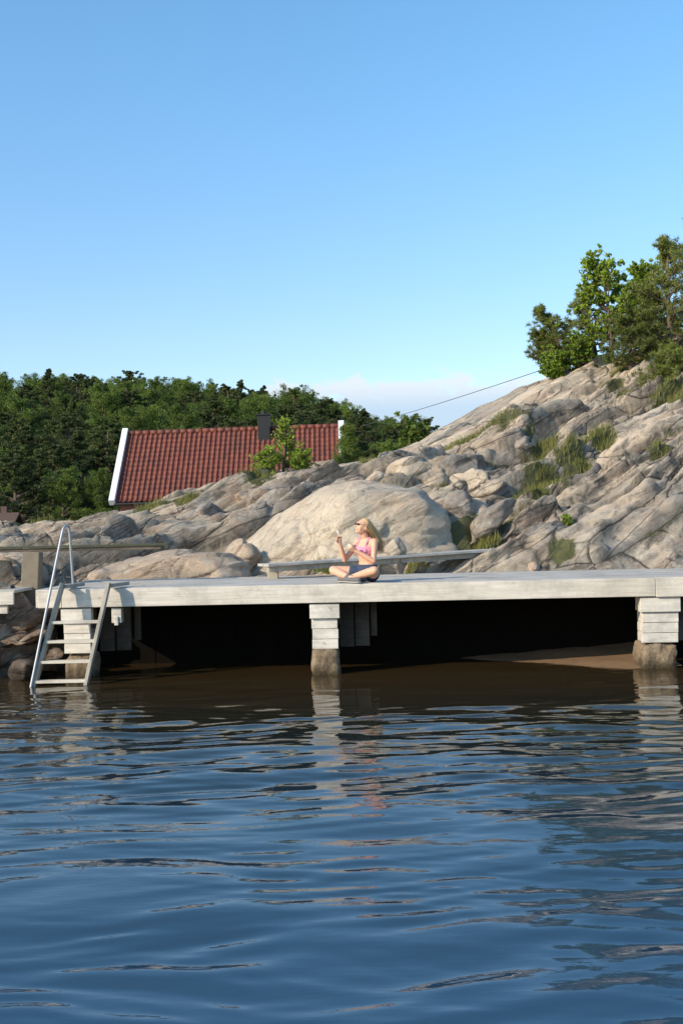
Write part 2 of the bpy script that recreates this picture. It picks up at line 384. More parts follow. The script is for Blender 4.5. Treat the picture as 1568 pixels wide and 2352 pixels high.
g=link("grass",blades(pts,.05,.21,.006),None,M_grass);g["kind"]="stuff";g["label"]="tufts of dry and green grass in rock hollows";g["category"]="grass"
# ---------------------------------------------------------------- boulders
def boulder(c,r,seed,mat,label,planes=(),npl=7,rz=0,amp=.05,lev=5,tilt=0,fac=1.,k=30):
    bm=bmesh.new();bmesh.ops.create_icosphere(bm,subdivisions=lev,radius=1)
    me=bpy.data.meshes.new("boulder");bm.to_mesh(me);bm.free()
    V=np.empty(len(me.vertices)*3);me.vertices.foreach_get("co",V);V=V.reshape(-1,3)
    R=np.random.RandomState(seed);P=list(planes)
    for i in range(npl):
        nn=R.randn(3);nn/=np.linalg.norm(nn);P.append((tuple(nn),.62+.24*R.rand()))
    s=np.ones(len(V))
    for nn,d in P:
        nn=np.array(nn)/np.linalg.norm(nn);s+=np.clip((V@nn)/d,0,None)**k
    rr=s**(-1/k);Pp=V*rr[:,None]*np.array(r)
    m=(Matrix.Rotation(rz,3,'Z')@Matrix.Rotation(tilt,3,'Y'));Pp=Pp@np.array(m).T
    q=Pp+np.array(c);x,y,z=q.T;sz=max(r)
    dd=amp*sz*fbm(x*1.3/sz,y*1.3/sz,z*1.3/sz,4,seed)+.03*fbm(x*3,y*3,z*5,5,seed+3,.6)
    u,v=rotc(x+.2*fbm(x,y,z,2,3),z+.3*y+.2*fbm(x,y,z,2,4),.5,.9,3.);Nf,Ef=facets(u,v,seed,.4,18)
    dd+=fac*(.08*Nf-.035*np.exp(-Ef*14))
    nrm=V/np.array(r);nrm/=np.linalg.norm(nrm,axis=1)[:,None];nrm=nrm@np.array(m).T
    Pp=Pp+nrm*dd[:,None]
    me.vertices.foreach_set("co",Pp.astype(np.float32).ravel());smooth(me)
    o=link("boulder",me,None,mat);o.location=c;return top(o,label,"rock","granite boulders on the shore")
def brect(x0,x1,y0,y1,d,depth,seed,mat,label,**k):
    c=W((x0+x1)/2,(y0+y1)/2,d);s=d/F
    return boulder(tuple(c),((x1-x0)/2*s*1.08,depth,(y1-y0)/2*s*1.1),seed,mat,label,**k)
boulder(tuple(W(798,1276,20)),(2.72,1.9,1.76),3,M_huge,"huge pale granite boulder sloping down beside the bench",
  planes=[((.96,-.12,.12),.69),((.28,-.15,.94),.715),((-.22,-.18,.95),.655),((-.74,-.18,.64),.50),((.30,-.85,.42),.60),((-.45,-.85,.30),.58),((.75,-.6,.25),.66),((-.05,-.60,.80),.67),((-.6,-.55,.58),.54),((.72,-.15,.68),.74)],npl=0,amp=.06,lev=6,fac=1.3,k=50)
brect(225,565,1258,1400,18.9,.8,5,M_pink,"low pinkish rounded boulder behind the dock",planes=[((-.5,-.2,.8),.7)],npl=6,lev=6)
brect(-30,110,1272,1400,18.6,.7,8,M_pink,"rounded pinkish boulder under the raised walkway",npl=6)
brect(90,330,1218,1330,21.5,1.0,9,M_pale,"pale cracked rock ledge by the walkway",npl=10,k=50)
brect(-60,120,1222,1330,22,1.0,19,M_dark,"grey rock ledge by the walkway",npl=10,k=50)
brect(330,600,1155,1330,24.0,1.1,12,M_dark,"lichen covered dark granite outcrop",planes=[((-.5,-.2,.8),.65)],npl=11,lev=6,fac=2.4,k=50)
brect(520,850,1080,1260,25.2,1.3,14,M_dark,"lichen covered dark granite ridge",planes=[((-.5,0,.85),.7)],npl=11,lev=6,fac=2.4,k=50)
brect(518,592,1238,1310,19.3,.35,15,M_pink,"small pale boulder beside the huge one",npl=7)
brect(890,1015,1055,1150,23.4,.7,16,M_pale,"weathered boulder above the huge pale one",npl=10,fac=1.8,k=50)
brect(1012,1118,1036,1130,24.6,.7,17,M_dark,"round grey boulder on the slope",npl=8)
brect(828,905,1080,1140,23.0,.5,18,M_pale,"small pale boulder on the slope",npl=10,k=50)
brect(1028,1170,1083,1190,22.6,.7,20,M_pale,"fractured boulder on the slope",npl=12,fac=2.4,k=50)
brect(1118,1245,990,1080,26.4,.8,21,M_pale,"pale boulder among grass on the slope",npl=8,k=40)
brect(868,934,1236,1345,18.0,.3,22,M_pink,"small brown rock standing against the bench",npl=8,k=50)
brect(1000,1110,1135,1290,20.6,.7,25,M_dark,"shaded grey block beside the huge boulder",npl=11,k=50)
c=W(1125,1205,19.9);boulder(tuple(c),(.62,.35,.17),24,M_dark,"slanted slab of grey rock leaning on the slope",tilt=-.72,npl=9,k=50)
for i,(a,b,w_,d) in enumerate([(1005,1300,34,18.9),(1040,1304,24,18.7),(968,1308,16,18.6),(1180,1303,30,18.4),(1225,1306,22,18.3)]):
    brect(a-w_/2,a+w_/2,b-w_*.35,b+w_*.45,d,w_*d/F*.55,60+i,M_pink,"loose stone lying at the edge of the dock",npl=9,lev=4,k=50)
for i,(a,b,w_,h_,d) in enumerate([(10,1478,230,60,16.1),(90,1528,150,36,15.5),(-80,1510,160,60,15.6),(60,1430,150,50,16.6)]):
    brect(a-w_/2,a+w_/2,b-h_/2,b+h_/2,d,.6,80+i,M_shore,"wet jagged shoreline rock beside the ladder",npl=18,lev=6,fac=3.6,tilt=-.22,k=70)
# ---------------------------------------------------------------- trees
def leaves(cl,n,size,R,shape='leaf',flat=.7):
    C=np.array([c[:3] for c in cl]);r=np.array([c[3] for c in cl]);T=np.array([c[4] for c in cl])
    K=len(cl);d=R.randn(K*n,3);d/=np.linalg.norm(d,axis=1)[:,None];rad=R.rand(K*n)**.5
    rep=np.repeat(np.arange(K),n);P=C[rep]+d*rad[:,None]*r[rep][:,None]*np.array([1,1,flat])
    if shape=='leaf':
        a=R.randn(K*n,3);a/=np.linalg.norm(a,axis=1)[:,None];b=np.cross(a,R.randn(K*n,3));b/=np.linalg.norm(b,axis=1)[:,None]
        s=(size*(.6+.8*R.rand(K*n)))[:,None];a=a*s;b=b*s*.55
        V=np.stack([P-a,P-b,P+a,P+b],1).reshape(-1,3);k=np.arange(K*n)*4;Fc=np.stack([k,k+1,k+2,k+3],1);m=4
    else:
        a=d+R.randn(K*n,3)*.5+np.array([0,0,.35]);a/=np.linalg.norm(a,axis=1)[:,None];b=np.cross(a,R.randn(K*n,3));b/=np.linalg.norm(b,axis=1)[:,None]
        s=(size*(.6+.8*R.rand(K*n)))[:,None]
        V=np.stack([P-b*s*.10,P+b*s*.10,P+a*s],1).reshape(-1,3);k=np.arange(K*n)*3;Fc=np.stack([k,k+1,k+2],1);m=3
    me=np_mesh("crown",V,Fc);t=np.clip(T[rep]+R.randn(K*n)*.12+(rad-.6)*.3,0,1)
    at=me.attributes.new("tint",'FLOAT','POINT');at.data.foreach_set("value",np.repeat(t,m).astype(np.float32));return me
def tree(kind,H,seed,n=60,size=.2,wide=1.,near=False,lean=(0,0),low=.3,cs=1.,br=1.):
    R=np.random.RandomState(seed);mb=MB();cl=[]
    tp=lambda t:Vector((lean[0]*t*H+.04*H*math.sin(t*3+seed)*t,lean[1]*t*H+.03*H*math.cos(t*4+seed)*t,H*t))
    tr=.022*H*(1.2 if kind!='spruce' else 1)
    mb.tube([tp(t)-Vector((0,0,.3 if t==0 else 0)) for t in np.linspace(0,.97,9)],[tr*(1-.9*t)+.01 for t in np.linspace(0,1,9)],8)
    nb=int({'pine':26,'spruce':50,'leaf':30}[kind]*br)
    if near:nb=int(nb*1.3)
    for i in range(nb):
        t=low+(1-low)*(i+R.rand())/nb
        az=R.rand()*6.283;tt=(t-low)/(1-low)
        if kind=='pine':L=H*.26*wide*(1-tt**2*.8)*(.5+.65*R.rand());up=.25+.5*tt
        elif kind=='spruce':L=H*.24*wide*(1-tt)*(.75+.4*R.rand())+.10;up=-.1+.3*tt
        else:L=H*.30*wide*math.sqrt(max(.1,1-(2*tt-.75)**2*.55))*(.6+.6*R.rand());up=.45+.6*tt
        L=min(L,H*.5);b=tp(t*.96);d=Vector((math.cos(az),math.sin(az),up)).normalized()
        m=b+d*L*.5+Vector((0,0,-.04*L));e=b+d*L
        mb.tube([b,m,e],[tr*(1-t)*.45+.012,tr*(1-t)*.25+.008,.005],5,False)
        ks=(1.,.75,.5) if kind!='spruce' else (1.,.66,.33)
        for k in ks:
            p=b.lerp(e,k)+Vector(R.randn(3)*.07*L);s0=cs*(L*(.26 if kind!='leaf' else .34)*(.6+.6*R.rand())+.05*H*.35)
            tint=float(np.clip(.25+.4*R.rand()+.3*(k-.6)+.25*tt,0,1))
            cl.append((p.x,p.y,p.z,s0,tint))
            if near:
                for q in range(2):
                    p2=p+Vector(R.randn(3)*s0*1.3);cl.append((p2.x,p2.y,p2.z,s0*.55,min(1,max(0,tint+R.rand()*.3-.15))))
                    mb.tube([p,p2],[.008,.004],4,False)
    return mb.mesh("trunk"),leaves(cl,n,size,R,'needle' if (near and kind!='leaf') else 'leaf',.5 if kind=='pine' else .75)
def plant(name,kind,meshes,loc,mat,label,cat,group=None,s=1,rz=0):
    e=empty(name,loc,(0,0,rz));e.scale=(s,s,s);top(e,label,cat,group)
    t=link("trunk",meshes[0],e,M_bark);c=link("crown",meshes[1],e,mat);return e
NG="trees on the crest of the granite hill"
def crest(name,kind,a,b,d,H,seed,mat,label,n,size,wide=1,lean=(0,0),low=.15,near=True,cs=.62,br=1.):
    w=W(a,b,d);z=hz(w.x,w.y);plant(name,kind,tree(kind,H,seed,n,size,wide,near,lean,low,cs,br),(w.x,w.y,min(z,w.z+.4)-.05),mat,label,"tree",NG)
crest("pine_tree","pine",1545,885,30.5,3.6,41,M_pine,"tall pine with spreading low branches on the rock",38,.10,1.4,(.0,0),.06,cs=.45,br=1.35)
crest("pine_tree","pine",1450,885,30.3,1.6,42,M_pine,"bushy pine growing low across the rock",38,.095,2.3,(-.05,-.1),.03,cs=.45,br=1.3)
crest("pine_tree","pine",1500,880,31.0,2.3,58,M_pine,"pine with layered branches between two taller trees",34,.095,1.5,(0,-.05),.05,cs=.45,br=1.1)
crest("pine_tree","pine",1610,880,31.5,4.4,43,M_pine,"dense pine beside the granite outcrop",40,.10,1.3,(-.03,0),.06,cs=.47,br=1.5)
crest("pine_tree","pine",1312,862,32.2,1.8,44,M_pine,"slim pine leaning out over the slab",36,.09,1.6,(-.50,0),.12,cs=.42,br=1.3)
crest("pine_tree","pine",1285,868,32.6,1.25,61,M_pine,"small pine reaching sideways over the slab",36,.09,2.0,(-.5,0),.1,cs=.42,br=1.2)
crest("pine_tree","pine",1370,850,33,2.15,47,M_pine,"pine standing behind the oak",34,.09,1.3,(-.12,0),.15,cs=.45,br=1.2)
crest("oak_tree","leaf",1405,850,32.3,2.7,45,M_oak,"bright green young oak between the pines",18,.055,1.2,(-.08,0),.2,cs=.4,br=1.2)
crest("oak_tree","leaf",1480,840,33.5,2.5,46,M_oak,"bright green young oak behind the taller pine",18,.055,1.2,(0,0),.15,cs=.45,br=1.2)
crest("shrub","leaf",1275,868,31.8,.7,48,M_oak,"low bright green shrub on the slab edge",20,.04,1.7,(0,0),.05,cs=.8)
crest("shrub","leaf",1330,850,31.8,.8,49,M_oak,"low bright green shrub under the pines",20,.04,1.7,(0,0),.05,cs=.8)
crest("pine_tree","pine",1535,940,28.2,1.3,50,M_pine,"small spreading pine bush on the slope",42,.085,2.4,(0,0),.03,cs=.5,br=1.5)
w=W(650,1098,27.2);plant("birch_sapling","leaf",tree("leaf",1.3,51,5,.034,.75,True,(.06,0),.1,.6),(w.x,w.y,hz(w.x,w.y)-.05),M_oak,"thin light green sapling in front of the tiled roof","tree")
w=W(612,1105,26.7);plant("shrub","leaf",tree("leaf",.5,52,8,.032,1.7,True,(0,0),.05),(w.x,w.y,hz(w.x,w.y)-.05),M_oak,"light green shrub below the tiled roof","shrub")
w=W(690,1100,26.9);plant("shrub","leaf",tree("leaf",.45,55,8,.032,1.7,True,(0,0),.05),(w.x,w.y,hz(w.x,w.y)-.05),M_oak,"light green shrub below the tiled roof","shrub")
w=W(802,1090,28.5);plant("spruce_sapling","spruce",tree("spruce",1.0,53,40,.05,.9,True,(0,0),.05),(w.x,w.y,hz(w.x,w.y)-.02),M_leaf,"small green conifer beside the house gable","tree")
w=W(950,1040,31.5);plant("shrub","leaf",tree("leaf",.6,54,22,.05,1.8,True,(0,0),.05),(w.x,w.y,hz(w.x,w.y)-.05),M_leaf,"dark green shrub behind the granite slab","shrub")
w=W(1300,1215,19.2);plant("shrub","leaf",tree("leaf",.15,56,4,.018,1.8,True,(0,0),.05),(w.x,w.y,hz(w.x,w.y)-.02),M_oak,"small leafy plant growing in a rock crack","shrub")
w=W(750,1310,18.5);plant("shrub","leaf",tree("leaf",.25,57,8,.02,1.8,True,(0,0),.05),(w.x,w.y,1.05),M_oak,"small leafy weed under the bench","shrub")
# ---------------------------------------------------------------- wooded hillside
gx=np.concatenate([np.linspace(-700,-80,12),np.linspace(-70,70,57),np.linspace(80,700,12)]);gy=np.concatenate([np.linspace(20,150,66),np.linspace(165,1500,14)])
def gh(x,y):
    t=np.clip((y-58)/55,0,1);t=t*t*(3-2*t);r=np.clip((x+34)/44,0,1)
    h=.35+t*(10.5-1.6*r-4.2*r**3)+np.clip((24-y)/4,0,1)*-1.2
    return h+.5*fbm(x*.06,y*.06,0,3,88)*t
GX,GY=np.meshgrid(gx,gy);GZ=gh(GX,GY)
me=np_mesh("ground",np.stack([GX,GY,GZ],-1).reshape(-1,3),gridfaces(np.arange(GX.size).reshape(GX.shape)));smooth(me)
gr=link("ground",me,None,simple("forest_floor",(.035,.045,.018),.9,.5,2));gr["kind"]="structure";gr["label"]="grassy ground rising to a wooded hill";gr["category"]="ground"
var=[("pine_tree","pine",M_dpine,[tree("pine",7.0,100+i,80,.065,1.45,cs=.55,br=3.0) for i in range(3)]),
     ("spruce_tree","spruce",M_dpine,[tree("spruce",7.6,110+i,50,.065,1.0,cs=.75,br=1.5) for i in range(2)]),
     ("birch_tree","leaf",M_leaf,[tree("leaf",6.8,120+i,90,.05,1.05,low=.12,cs=.55,br=2.8) for i in range(3)])]
lab={"pine_tree":"dark green pine in the wood","spruce_tree":"slender dark spruce in the wood","birch_tree":"bright green broadleaf tree in the wood"}
rr=random.Random(3);cnt=0
d=63.
while d<124 and cnt<285:
    x=(-900)*d/F
    while x<(270)*d/F:
        px=x+rr.uniform(-1,1);py=d+rr.uniform(-1.5,1.5)
        q=rr.random()
        dec=.5 if fbm(px*.09+3,py*.07,0,2,5)>-.05 else .18
        k=2 if q<dec else (0 if q<.92 else 1)
        nm,kd,mt,ms=var[k]
        z=float(gh(np.array([px]),np.array([py]))[0])
        plant(nm,kd,ms[rr.randrange(len(ms))],(px,py,z-.2),mt,lab[nm],"tree","trees of the wood on the hillside",s=rr.uniform(.82,1.06)*(.85 if d<70 else 1)*(.9 if px>.0*d else 1),rz=rr.uniform(0,6.28));cnt+=1
        x+=rr.uniform(2.2,3.5)*(.68 if (px>-3 and d>85) else 1)
    d+=4.4
# ---------------------------------------------------------------- tiled house
house=empty("house",(-9.90,50.5,3.28),(0,-.0145,math.radians(-.6)));top(house,"cabin with red tiled roof, white bargeboards, black chimney","house")
L=9.85;run=3.5;rise=3.33;sl=math.hypot(run,rise);cols=43;rows=15
us=np.linspace(0,L,cols*8+1);vs=[]
for i in range(rows):vs+=[(i+.001)/rows,(i+.3)/rows,(i+.65)/rows,(i+.97)/rows]
vs=np.array(vs)*sl;U,V2=np.meshgrid(us,vs)
ph=(U/L*cols)%1.0;prof=.035*np.cos(ph*2*np.pi)+.012*np.cos(ph*4*np.pi)
fr=(V2/sl*rows)%1.0;hgt=prof+.05*(1-fr)+.006*RS.rand(*U.shape)
ny_,nz_=-rise/sl,run/sl
RX=U;RY=V2*run/sl+hgt*ny_;RZ=V2*rise/sl+hgt*nz_
me=np_mesh("roof",np.stack([RX,RY,RZ],-1).reshape(-1,3),gridfaces(np.arange(RX.size).reshape(RX.shape)))
roof=link("roof",me,house,M_tile)
mb=MB()
for i in range(28):
    a=i*L/28;mb.tube([(a,run,rise),(a+L/28+.03,run,rise)],[.13,.115],10)
mb.obj("ridge_tiles",M_tile,roof,0,True)
mb=MB();mb.box((L/2,run*1.5+.05,rise/2-.05),(L,sl,.08),Matrix.Rotation(-math.atan2(rise,run),3,'X'));mb.obj("rear_roof_slope",M_tile,roof)
for x0 in(-.12,L+.15):
    mb=MB();mb.beam((x0,-.12,0),(x0,run+.05,rise+.15),.26,.3);mb.beam((x0,run+.05,rise+.1),(x0,2*run+.1,-.06),.2,.24)
    o=mb.obj("bargeboard",M_white,house,.01)
mb=MB();mb.box((6.42,run-.45,rise-.1),(.55,.5,1.35));mb.box((6.42,run-.45,rise+.60),(.65,.6,.07));mb.box((6.42,run-.95,rise-.98),(1.0,.75,.05),Matrix.Rotation(math.atan2(rise,run),3,'X'))
mb.tube([(6.42,run-.45,rise+.62),(6.42,run-.45,rise+.76)],[.12,.12],12)
mb.obj("chimney",M_black,roof,.01)
mb=MB();mb.box((L/2,run+.1,-1.55),(L-.3,2*run-.5,2.9));
b=len(mb.v)
for x in(.15,L-.15):mb.v+=[(x,.35,-.1),(x,2*run-.3,-.1),(x,run,rise-.3)]
mb.f+=[[b,b+1,b+2],[b+3,b+5,b+4],[b,b+2,b+5,b+3],[b+1,b+4,b+5,b+2],[b,b+3,b+4,b+1]]
mb.obj("wall",M_wallp,house)
mb=MB();mb.tube([(-.02,-.1,-.08),(L,-.1,-.08)],.06,8);mb.obj("gutter",M_black,house)
shed=empty("shed",W(14,1222,58));top(shed,"small low building with brown roof and chimney","shed")
mb=MB();mb.box((-.8,0,-.3),(2.6,2,1.2));mb.obj("wall",simple("brown_wall",(.12,.07,.05),.8),shed)
mb=MB();mb.box((-.8,-.62,.55),(3,1.6,.1),Matrix.Rotation(.5,3,'X'));mb.box((-.8,.72,.55),(3,1.6,.1),Matrix.Rotation(-.5,3,'X'));mb.box((-.1,.2,1.05),(.3,.3,.5));mb.obj("roof",simple("brown_roof",(.10,.06,.045),.8,.3,8),shed)
a=W(830,979,60);b=W(1330,820,33);mb=MB()
mb.tube([a.lerp(b,t)-Vector((0,0,.30*t*(1-t))) for t in np.linspace(0,1,30)],.012,6)
top(mb.obj("overhead_wire",simple("wire_grey",(.06,.06,.065),.6)),"thin black overhead wire running to the trees","wire")
# ---------------------------------------------------------------- dock
dock=empty("dock",(0,15,0),(0,0,-.022));top(dock,"weathered whitish timber dock on board-clad concrete piers","dock")
DT=1.19;x0,x1=-4.0,9.0
rj=random.Random(9);mb=MB();y=.075
while y<2.85:
    xa=x0+.0;
    while xa<x1:
        xb=min(x1,xa+rj.uniform(3.2,4.6));mb.box(((xa+xb)/2,y+.07,DT-.02+rj.uniform(-.003,.003)),(xb-xa-.004,.136,.04));xa=xb
    y+=.145
mb.obj("deck",M_deck,dock,.003)
mb=MB()
for xa in np.arange(x0+.3,x1,.9):mb.box((xa,1.5,DT-.13),(.07,2.75,.16))
mb.obj("joists",M_brown,dock)
for xa,xb,t_ in((x0,-3.69,.0),(-3.685,4.05,0),(4.055,x1,.006)):
    mb=MB();mb.box(((xa+xb)/2,.035-t_,DT-.124),(xb-xa,.07,.238+t_*3));mb.obj("edge_beam",M_wood,dock,.006)
mb=MB();mb.box((x0-.03,1.5,DT-.124),(.055,2.8,.236));mb.obj("end_beam",M_wood,dock,.006)
for cx,wd in((-3.51,.38),(-.245,.37),(4.12,.5),(8.2,.4)):
    mb=MB();zz=.935
    mb.box((cx,.10,zz-.10),(wd+.02,.13,.19));mb.box((cx,.34,zz-.10),(wd-.06,.3,.19));zz-=.2
    for k,hh in enumerate((.135,.135,.13)):
        mb.box((cx+rj.uniform(-.006,.006),.10+rj.uniform(0,.01),zz-hh/2),(wd-.03,.06,hh-.006));mb.box((cx,.3,zz-hh/2),(wd-.09,.33,hh-.006));zz-=hh
    pier=mb.obj("pier",M_post,dock,.005)
    for xx,yy,ww,hh in((cx+wd/2+.0,.27,.05,.28),(cx+wd/2+.09,.62,.20,.62),(cx+wd/2+.30,.70,.20,.62),(cx+wd/2+.46,.85,.09,.5)):
        mb=MB();mb.box((xx,yy,.93-hh/2),(ww-.006,.08,hh));mb.obj("side_plank",M_brown,pier,.004)  # planks form the piers' shaded sides, shade put into the dark brown
    bm=bmesh.new();bmesh.ops.create_icosphere(bm,subdivisions=5,radius=1);me=bpy.data.meshes.new("concrete_footing");bm.to_mesh(me);bm.free()
    Vv=np.empty(len(me.vertices)*3);me.vertices.foreach_get("co",Vv);Vv=Vv.reshape(-1,3)
    s=(np.abs(Vv)**7).sum(1)**(-1/7);Vv=Vv*s[:,None]*np.array([wd*.49,.26,.31])
    q=Vv*4+cx*3;Vv*=(1+.24*fbm(q[:,0],q[:,1],q[:,2],5,4,.65))[:,None];Vv[:,0]*=1+.12*np.clip(-Vv[:,2]/.3,-.3,1);Vv+=np.array([cx,.32,.03])
    me.vertices.foreach_set("co",Vv.astype(np.float32).ravel());smooth(me);link("concrete_footing",me,pier,M_conc)
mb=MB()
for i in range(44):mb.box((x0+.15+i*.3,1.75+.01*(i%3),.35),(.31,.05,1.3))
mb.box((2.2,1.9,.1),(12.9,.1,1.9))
mb.obj("shade_backing",M_shade,dock)  # backing boards added behind the piers, under-dock shade put into their black
mb=MB();mb.box((-2.98,.12,.83),(.13,.14,.2));mb.box((-2.98,.05,.76),(.05,.05,.12));mb.obj("mooring_block",M_post,dock,.008)
bs=np.linspace(1.2,4.4,80);by=np.linspace(15.0,16.75,50);BX,BY=np.meshgrid(bs,by)
BZ=-.28+.072*BX+(BY-15)*.10+.03*fbm(BX*2,BY*2,0,4,2)
me=np_mesh("beach",np.stack([BX,BY,BZ],-1).reshape(-1,3),gridfaces(np.arange(BX.size).reshape(BX.shape)));smooth(me)
be=link("beach",me,None,M_sand);be["kind"]="structure";be["label"]="wet brown sand under the dock";be["category"]="sand"
jt=empty("jetty",(-7,15.75,0));top(jt,"low pale timber jetty beside the main dock","jetty")
mb=MB()
for k in range(9):mb.box((0,.1+k*.15,1.14),(5.0,.145,.04))
mb.obj("deck",M_deck,jt,.003)
for z_,h_,y_ in((1.05,.17,0),(.9,.12,.05)):
    mb=MB();mb.box((0,y_,z_),(5-(.2 if y_ else 0),.05,h_));mb.obj("edge_beam",M_wood,jt,.006)
for x_ in(1.9,-1.9):
    mb=MB();mb.box((x_,.6,.45),(.25,.25,.95));mb.obj("support",M_conc,jt,.01)
wk=empty("raised_walkway",(-5.4,17,0));top(wk,"dark narrow raised plank walkway on a concrete post","walkway")
mb=MB();mb.box((0,0,1.735),(5.7,.35,.03));mb.obj("plank",simple("mossy_plank",(.06,.065,.035),.85,.4,8),wk,.004)
mb=MB();mb.box((0,-.12,1.69),(5.5,.05,.05));mb.obj("rail",M_brown,wk,.004)
M_cp=simple("worn_concrete_post",(.22,.18,.13),.9,.35,6)
mb=MB();mb.box((.86,-.2,1.2),(.25,.22,.93),Matrix.Rotation(.06,3,'Y'));mb.obj("support_post",M_cp,wk,.012)
mb=MB();mb.box((-2.2,.1,1.2),(.22,.22,.95));mb.obj("support_post",M_cp,wk,.012)
# ---------------------------------------------------------------- ladder
lad=empty("swim_ladder",(-3.5,14.8,1.19));top(lad,"grey wooden bathing ladder with bent metal handrail on the dock","ladder")
o0=Vector(lad.location)
sA=[(Vector((-3.97,14.50,-.2)),Vector((-3.63,14.93,1.27))),(Vector((-3.31,14.50,-.2)),Vector((-3.03,14.93,1.27)))]
for a,b in sA:
    mb=MB();mb.beam(a-o0,b-o0,.045,.11,Vector((0,-1,.2)));mb.beam(b-o0+Vector((0,-.02,-.035)),b-o0+Vector((.12,.55,-.035)),.10,.045);mb.obj("stringer",M_lad,lad,.004)
for z in(.78,.54,.29,.05):
    t=(z+.2)/1.47;a=sA[0][0].lerp(sA[0][1],t);b=sA[1][0].lerp(sA[1][1],t)
    mb=MB();mb.beam(a-o0,b-o0,.12,.035);mb.obj("rung",M_wood,lad,.004)
def rail(p):
    P=[];
    for i in range(len(p)-1):
        for t in np.linspace(0,1,10,endpoint=False):P.append(p[i].lerp(p[i+1],t))
    P.append(p[-1])
    for _ in range(3):P=[P[0]]+[(P[i-1]+P[i]*2+P[i+1])/4 for i in range(1,len(P)-1)]+[P[-1]]
    return P
mb=MB();mb.tube([q-o0 for q in rail([Vector((-3.97,14.46,-.12)),Vector((-3.79,14.71,.95)),Vector((-3.615,14.95,1.99)),Vector((-3.585,15.02,2.03)),Vector((-3.57,15.08,2.01)),Vector((-3.565,15.10,1.93)),Vector((-3.555,15.2,1.2))])],.0175,12)
mb.obj("handrail",M_alu,lad,0,True)
mb=MB();mb.tube([(-3.555-o0.x,15.2-o0.y,0.0),(-3.555-o0.x,15.2-o0.y,.02)],[.05,.05],12);mb.obj("base_flange",M_alu,lad,0)
# ---------------------------------------------------------------- bench
bn=empty("plank_bench",(0,17,1.2));top(bn,"long low grey plank bench resting on blocks behind the deck","bench")
o1=Vector(bn.location);A_=Vector((-1.18,17.0,1.395));B_=Vector((2.40,18.75,1.51))
dr=(B_-A_).normalized();sd=Vector((dr.y,-dr.x,0))
mb=MB();mb.beam(A_-o1+sd*.13,B_-o1+sd*.13,.2,.04);mb.beam(A_-o1-sd*.09,B_-o1-sd*.09,.2,.04);mb.obj("seat",M_deck,bn,.006)
mb=MB();mb.beam(A_-o1+sd*.12+Vector((0,0,-.065))+dr*.04,B_-o1+sd*.12+Vector((0,0,-.065))-dr*.1,.06,.075);mb.obj("beam",M_lad,bn,.006)
for t in(.04,.5,.93):
    p=A_.lerp(B_,t)-o1;mb=MB();mb.box(p+Vector((0,.1,-.22)),(.16,.2,.24));mb.obj("leg",M_lad,bn,.01)
# ---------------------------------------------------------------- person
S=Vector((.34,15.42,1.19));fw=Vector((-.7071,-.7071,0));lf=Vector((.7071,-.7071,0))
P=lambda f,l,z:fw*f+lf*l+Vector((0,0,z))
def remesh(mb,name,mat,vox=.005,parent=None,it=4):
    me=mb.mesh(name);o=link(name,me,parent,mat)
    m=o.modifiers.new("r",'REMESH');m.mode='VOXEL';m.voxel_size=vox
    s=o.modifiers.new("s",'SMOOTH');s.iterations=it;s.factor=.5
    dg=bpy.context.evaluated_depsgraph_get();dg.update();nm=bpy.data.meshes.new_from_object(o.evaluated_get(dg))
    o.modifiers.clear();o.data=nm;nm.name=name
    if not nm.materials:nm.materials.append(mat)
    smooth(nm);return o
def ell(c,hl,hf,n=24,fd=fw,ld=lf):return [Vector(c)+ld*hl*math.cos(2*math.pi*j/n)+fd*hf*math.sin(2*math.pi*j/n) for j in range(n)]
torso=[(-.01,.02,.10,.07),(0,.06,.155,.11),(0,.12,.165,.115),(.005,.19,.145,.10),(.015,.27,.118,.085),(.025,.34,.125,.09),(.035,.42,.138,.108),(.03,.48,.142,.098),(.02,.535,.135,.075),(.02,.575,.075,.055),(.025,.60,.05,.048)]
def tw(z):
    for i in range(len(torso)-1):
        a,b=torso[i],torso[i+1]
        if a[1]<=z<=b[1]:
            t=(z-a[1])/(b[1]-a[1]);return [a[k]+(b[k]-a[k])*t for k in range(4)]
    return torso[-1]
sk=MB();sk.rings([ell(P(f,0,z),a,b) for f,z,a,b in torso])
Fh=Vector((-.84,-.40,.36)).normalized();Lh=Vector((0,0,1)).cross(Fh).normalized();Uh=Fh.cross(Lh);HC=P(.065,0,.735)
Hd=lambda x,y,z:HC+Fh*x+Lh*y+Uh*z
sk.cap(P(.02,0,.57),HC+Vector((0,0,-.06)),.052,.048)
rs=[]
for i in range(1,16):
    th=math.pi*i/16;z=.112*math.cos(th);r=math.sin(th);w_=.076*r*(1 if z>-.02 else 1-.25*min(1,(-z-.02)/.09));fx=.092*r
    rs.append([Hd(fx*math.cos(2*math.pi*j/24)*(1 if math.cos(2*math.pi*j/24)>0 else 1.05)+.006,w_*math.sin(2*math.pi*j/24),z) for j in range(24)])
sk.rings(rs)
sk.cap(Hd(.050,0,-.082),Hd(.068,0,-.088),.034,.022)
sk.cap(Hd(.088,0,.012),Hd(.110,0,-.022),.008,.012);sk.cap(Hd(.096,-.010,-.028),Hd(.096,.010,-.028),.008,.008)
sk.cap(Hd(.088,-.018,-.050),Hd(.088,.018,-.050),.0065,.0065);sk.cap(Hd(.085,-.015,-.060),Hd(.085,.015,-.060),.007,.007)
sk.cap(Hd(.084,-.04,.03),Hd(.084,.04,.03),.009,.009)
for s in(-1,1):
    sk.cap(Hd(-.005,s*.078,.012),Hd(.0,s*.077,-.028),.015,.009,10)
    sk.cap(Hd(.055,s*.038,-.02),Hd(.05,s*.035,-.045),.028,.024)
